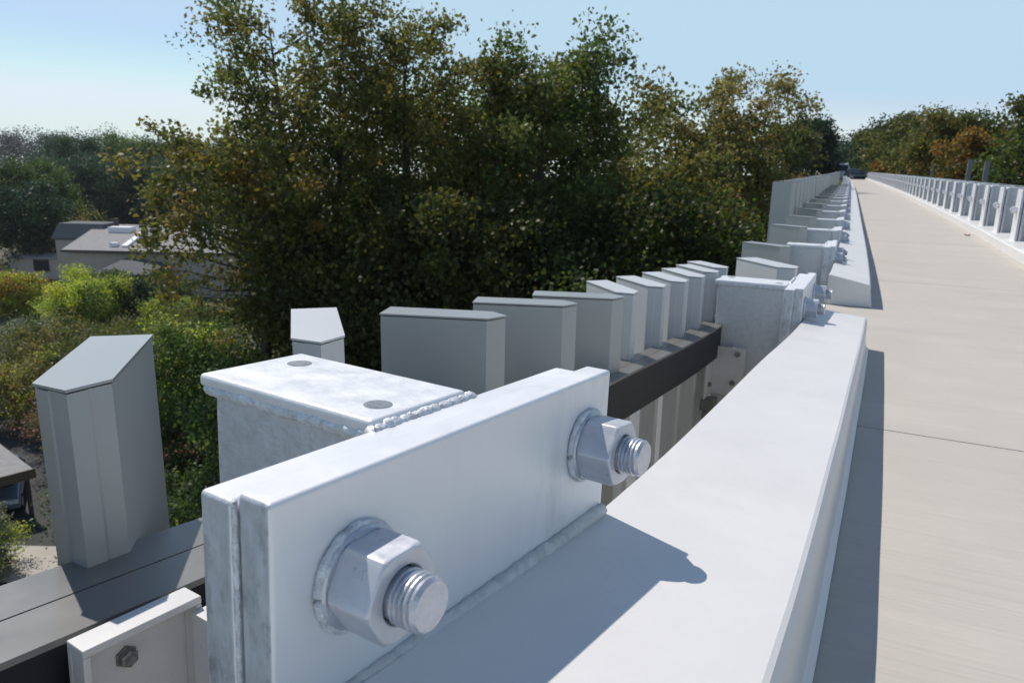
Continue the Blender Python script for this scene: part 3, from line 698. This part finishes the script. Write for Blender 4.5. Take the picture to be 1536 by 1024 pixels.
MB().add([(-6.7,8,zt(-9.15)),(-1.2,8,zt(-9.15)),(-1.2,9,zt(-7.6)),(-6.3,9,zt(-7.6)),(-6.7,8,zt(-9.35)),(-1.2,8,zt(-9.35)),(-1.2,12.3,zt(-9.35)),(-6.7,12.3,zt(-9.35)),(-1.2,12.3,zt(-7.6)),(-6.3,12.3,zt(-7.6))],
         [(0,1,2,3),(4,7,6,5),(0,4,5,1),(1,5,6,8,2),(6,7,9,8),(7,4,0,3,9),(3,2,8,9)]).build('tower_roof', M['roofd'], hs_)
MB().box((-12.5,9.0,0),(-6.45,13,zt(-11.7))).build('wing_wall', M['wall'], hs_)
MB().box((-12.7,8.8,zt(-11.69)),(-6.42,13.2,zt(-11.5))).build('wing_roof', M['roof'], hs_)
MB().box((4.2,-3.2,0),(7.9,-.02,zt(-11.35))).build('porch_wall', M['wall'], hs_)
MB().add([(3.9,-3.5,zt(-11.3)),(9.3,-3.5,zt(-11.3)),(10.2,-.6,zt(-10.5)),(6.2,-.6,zt(-9.95)),(3.9,-.6,zt(-11.0)),(3.9,-3.5,zt(-11.45)),(9.3,-3.5,zt(-11.45)),(10.2,-.6,zt(-11.45)),(3.9,-.6,zt(-11.45))],
         [(0,1,3,4),(1,2,3),(0,5,6,1),(1,6,7,2),(2,7,8,4,3),(4,8,5,0),(5,8,7,6)]).build('porch_roof', M['roofd'], hs_)
for x0_,x1_ in ((1.0,2.5),(2.8,4.1),(-9.6,-8.0)):
    yy = -.03 if x0_ > 0 else 8.97
    wn = MB().box((x0_-.08,yy-.05,zt(-13.1)),(x1_+.08,yy+.02,zt(-11.75))).build('window', M['trim'], hs_)
    MB().box((x0_,yy-.07,zt(-13.0)),(x1_,yy-.052,zt(-11.85))).build('pane', M['glass'], wn)
MB().box((8.6,-.09,zt(-13.4)),(9.6,-.02,zt(-11.6))).build('door', M['trim'], hs_)

# carport and parked car
cp = empty('carport', vl(-22.5,25.9,G-.35), yaw+R(50)); tag(cp, 'low carport with pale flat roof at the lower left edge, a car parked under it', 'carport')
MB().box((-4,-2.3,2.15),(3.3,1.6,2.36)).build('roof', M['roof'], cp)
MB().box((-4.03,-2.36,2.0),(3.36,-2.302,2.38)).build('fascia', mat('brown_timber',(.12,.09,.065),.8), cp)
for px_,py_ in ((-3.8,-2.1),(3.1,-2.1),(3.1,1.4),(-3.8,1.4)):
    MB().box((px_-.07,py_-.07,0),(px_+.07,py_+.07,2.149)).build('post', M['trim'], cp)
MB().box((-4,1.5,0),(3.3,1.6,2.149)).build('back_wall', M['trim'], cp)
def car(name, label, loc, rz, paint, L_=4.4, W_=1.76, H_=1.45, van=False):
    root = empty(name, loc, rz); tag(root, label, 'car' if not van else 'van')
    if van: side = [(-2.3,.35),(-2.35,.9),(-2.3,1.05),(-1.9,1.15),(-1.35,1.85),(-1.1,1.98),(2.2,2.0),(2.3,1.9),(2.33,.4)]
    else: side = [(-2.15,.35),(-2.2,.62),(-2.1,.78),(-1.15,.92),(-.35,1.38),(.2,1.45),(1.2,1.40),(1.85,.98),(2.15,.92),(2.2,.4)]
    b = MB(); n = len(side); hw = W_/2
    rows = []
    for sx_, ins in ((-1,1),(-.9,0),(.9,0),(1,1)):
        for (yy,zz) in side:
            tum = max(0, zz-.9)*.22
            xw = hw*sx_ - (tum if sx_ > 0 else -tum)
            k_ = .94 if ins else 1.0
            b.V.append((xw, yy*(.985 if ins else 1), .35+(zz-.35)*(k_ if ins else 1)))
    for r_ in range(3):
        for j in range(n): a = r_*n+j; c = r_*n+(j+1)%n; b.F.append((a,a+n,c+n,c)); b.M.append(0)
    b.F.append(tuple(range(n))); b.F.append(tuple(3*n+j for j in range(n-1,-1,-1))); b.M += [0,0]
    body = b.build('body', paint, root, bevel=.04)
    zt_ = 1.85 if van else 1.36
    ws = MB().add([(-hw*.74,-1.16 if not van else -1.84,.955 if not van else 1.24),(hw*.74,-1.16 if not van else -1.84,.955 if not van else 1.24),(hw*.66,-.42 if not van else -1.42,zt_-.02),(-hw*.66,-.42 if not van else -1.42,zt_-.02)],[(0,1,2,3)])
    ws.V = [(x,y-.03,z+.03) for x,y,z in ws.V]; ws.build('windscreen', M['glass'], root)
    for sx_ in (-1,1):
        q = MB().add([(sx_*(hw-.03),-.75,.98),(sx_*(hw-.03),1.45,.98),(sx_*(hw-.10),1.05,1.32),(sx_*(hw-.10),-.25,1.32)],[(0,1,2,3)])
        q.build('side_window', M['glass'], root)
        MB().box((sx_*hw*.78-.16,-2.235 if not van else -2.39,.60),(sx_*hw*.78+.16,-2.15 if not van else -2.3,.74)).build('headlight', M['white'], root)
        for yy in (-1.4,1.4):
            t_ = MB().lathe_x([(-.1,.30),(-.08,.33),(.08,.33),(.1,.30)],20,yy,.33); t_.V = [(x+sx_*(hw-.08),y,z) for x,y,z in t_.V]
            wh = t_.build('wheel', M['gasket'], root)
            t_ = MB().lathe_x([(-.108,.19),(.108,.19)],14,yy,.33); t_.V = [(x+sx_*(hw-.08),y,z) for x,y,z in t_.V]
            t_.build('rim', M['bracket'], wh)
    MB().box((-hw*.5,-2.24 if not van else -2.40,.42),(hw*.5,-2.16 if not van else -2.3,.56)).build('grille', M['gasket'], root)
    return root
car('parked_car','silver-blue car parked in the shade under the carport roof', vl(-21.1,28.3,G+.03), yaw+R(30), mat('silver_blue_paint',(.30,.36,.45),.3,.5,.02))
car('parked_van','white-topped vehicle far off at the end of the path', (-1.0,86,-1.35), 0, mat('white_van_paint',(.8,.8,.8),.35,0,.02), van=True)
car('parked_car','dark low vehicle at the far end of the path, right of the white-topped one', (.42,79,-1.28), R(8), mat('black_car_paint',(.02,.022,.028),.3,.2,.02), W_=1.7)
# grey poles behind the right fence
for i,(x,y,z,lb) in enumerate([(3.45,28.5,.40,'grey square pole behind the right fence, left one of the near pair'),(3.72,27,.34,'grey square pole behind the right fence, right one of the near pair'),(3.25,38.5,.32,'thin grey pole behind the right fence, farther left on its own')]):
    M['pole'] = M.get('pole') or mat('weathered_pole', (.20,.20,.21), .6, .3)
    po = empty('metal_pole', (x,y,G)); tag(po, lb, 'pole', 'grey poles behind the right fence')
    MB().box((-.065 if i < 2 else -.04,-.06,0),(.065 if i < 2 else .04,.06,z-G)).build('pole_shaft', M['pole'], po)
    MB().box((-.075,-.07,z-G+.001),(.075,.07,z-G+.02)).build('cap', M['pole'], po)

# a fallen leaf on the walkway by the right kerb
lf = MB(); Yl = 10.6; xl = RB(Yl)-.10; zl = P(Yl)+.004
for k_ in range(8):
    pass
pts = [(0,-.05,0),(.03,-.02,.008),(.05,.0,.022),(.022,.015,.006),(.02,.05,.018),(0,.03,.004),(-.025,.045,.02),(-.02,.01,.006),(-.05,-.005,.024),(-.028,-.025,.008)]
lf.add([(x,y,z) for x,y,z in pts]+[(0,0,.001)], [(i,(i+1)%10,10) for i in range(10)])
lo2 = lf.build('fallen_leaf', mat('dry_leaf', (.22,.12,.05), .8), None); lo2.location = (xl,Yl,zl); lo2.rotation_euler = (0,0,.6)
tag(lo2, 'dry brown leaf lying on the walkway against the right kerb', 'leaf')
# air between the camera and the far trees
hz = MB().box((-330,-40,G-1.5),(120,420,9.5)).build('haze', mat('unused_paint',(.5,.5,.5)), None)
hm = bpy.data.materials.new('haze_air'); hm.use_nodes = True; hn = hm.node_tree; hn.nodes.clear()
ho = hn.nodes.new('ShaderNodeOutputMaterial'); pv = hn.nodes.new('ShaderNodeVolumePrincipled'); pv.inputs['Density'].default_value = .00015
pv.inputs['Color'].default_value = (.86,.92,1,1); pv.inputs['Anisotropy'].default_value = .3
hn.links.new(pv.outputs[0], ho.inputs['Volume']); hz.data.materials.clear(); hz.data.materials.append(hm)
tag(hz, kind='stuff')
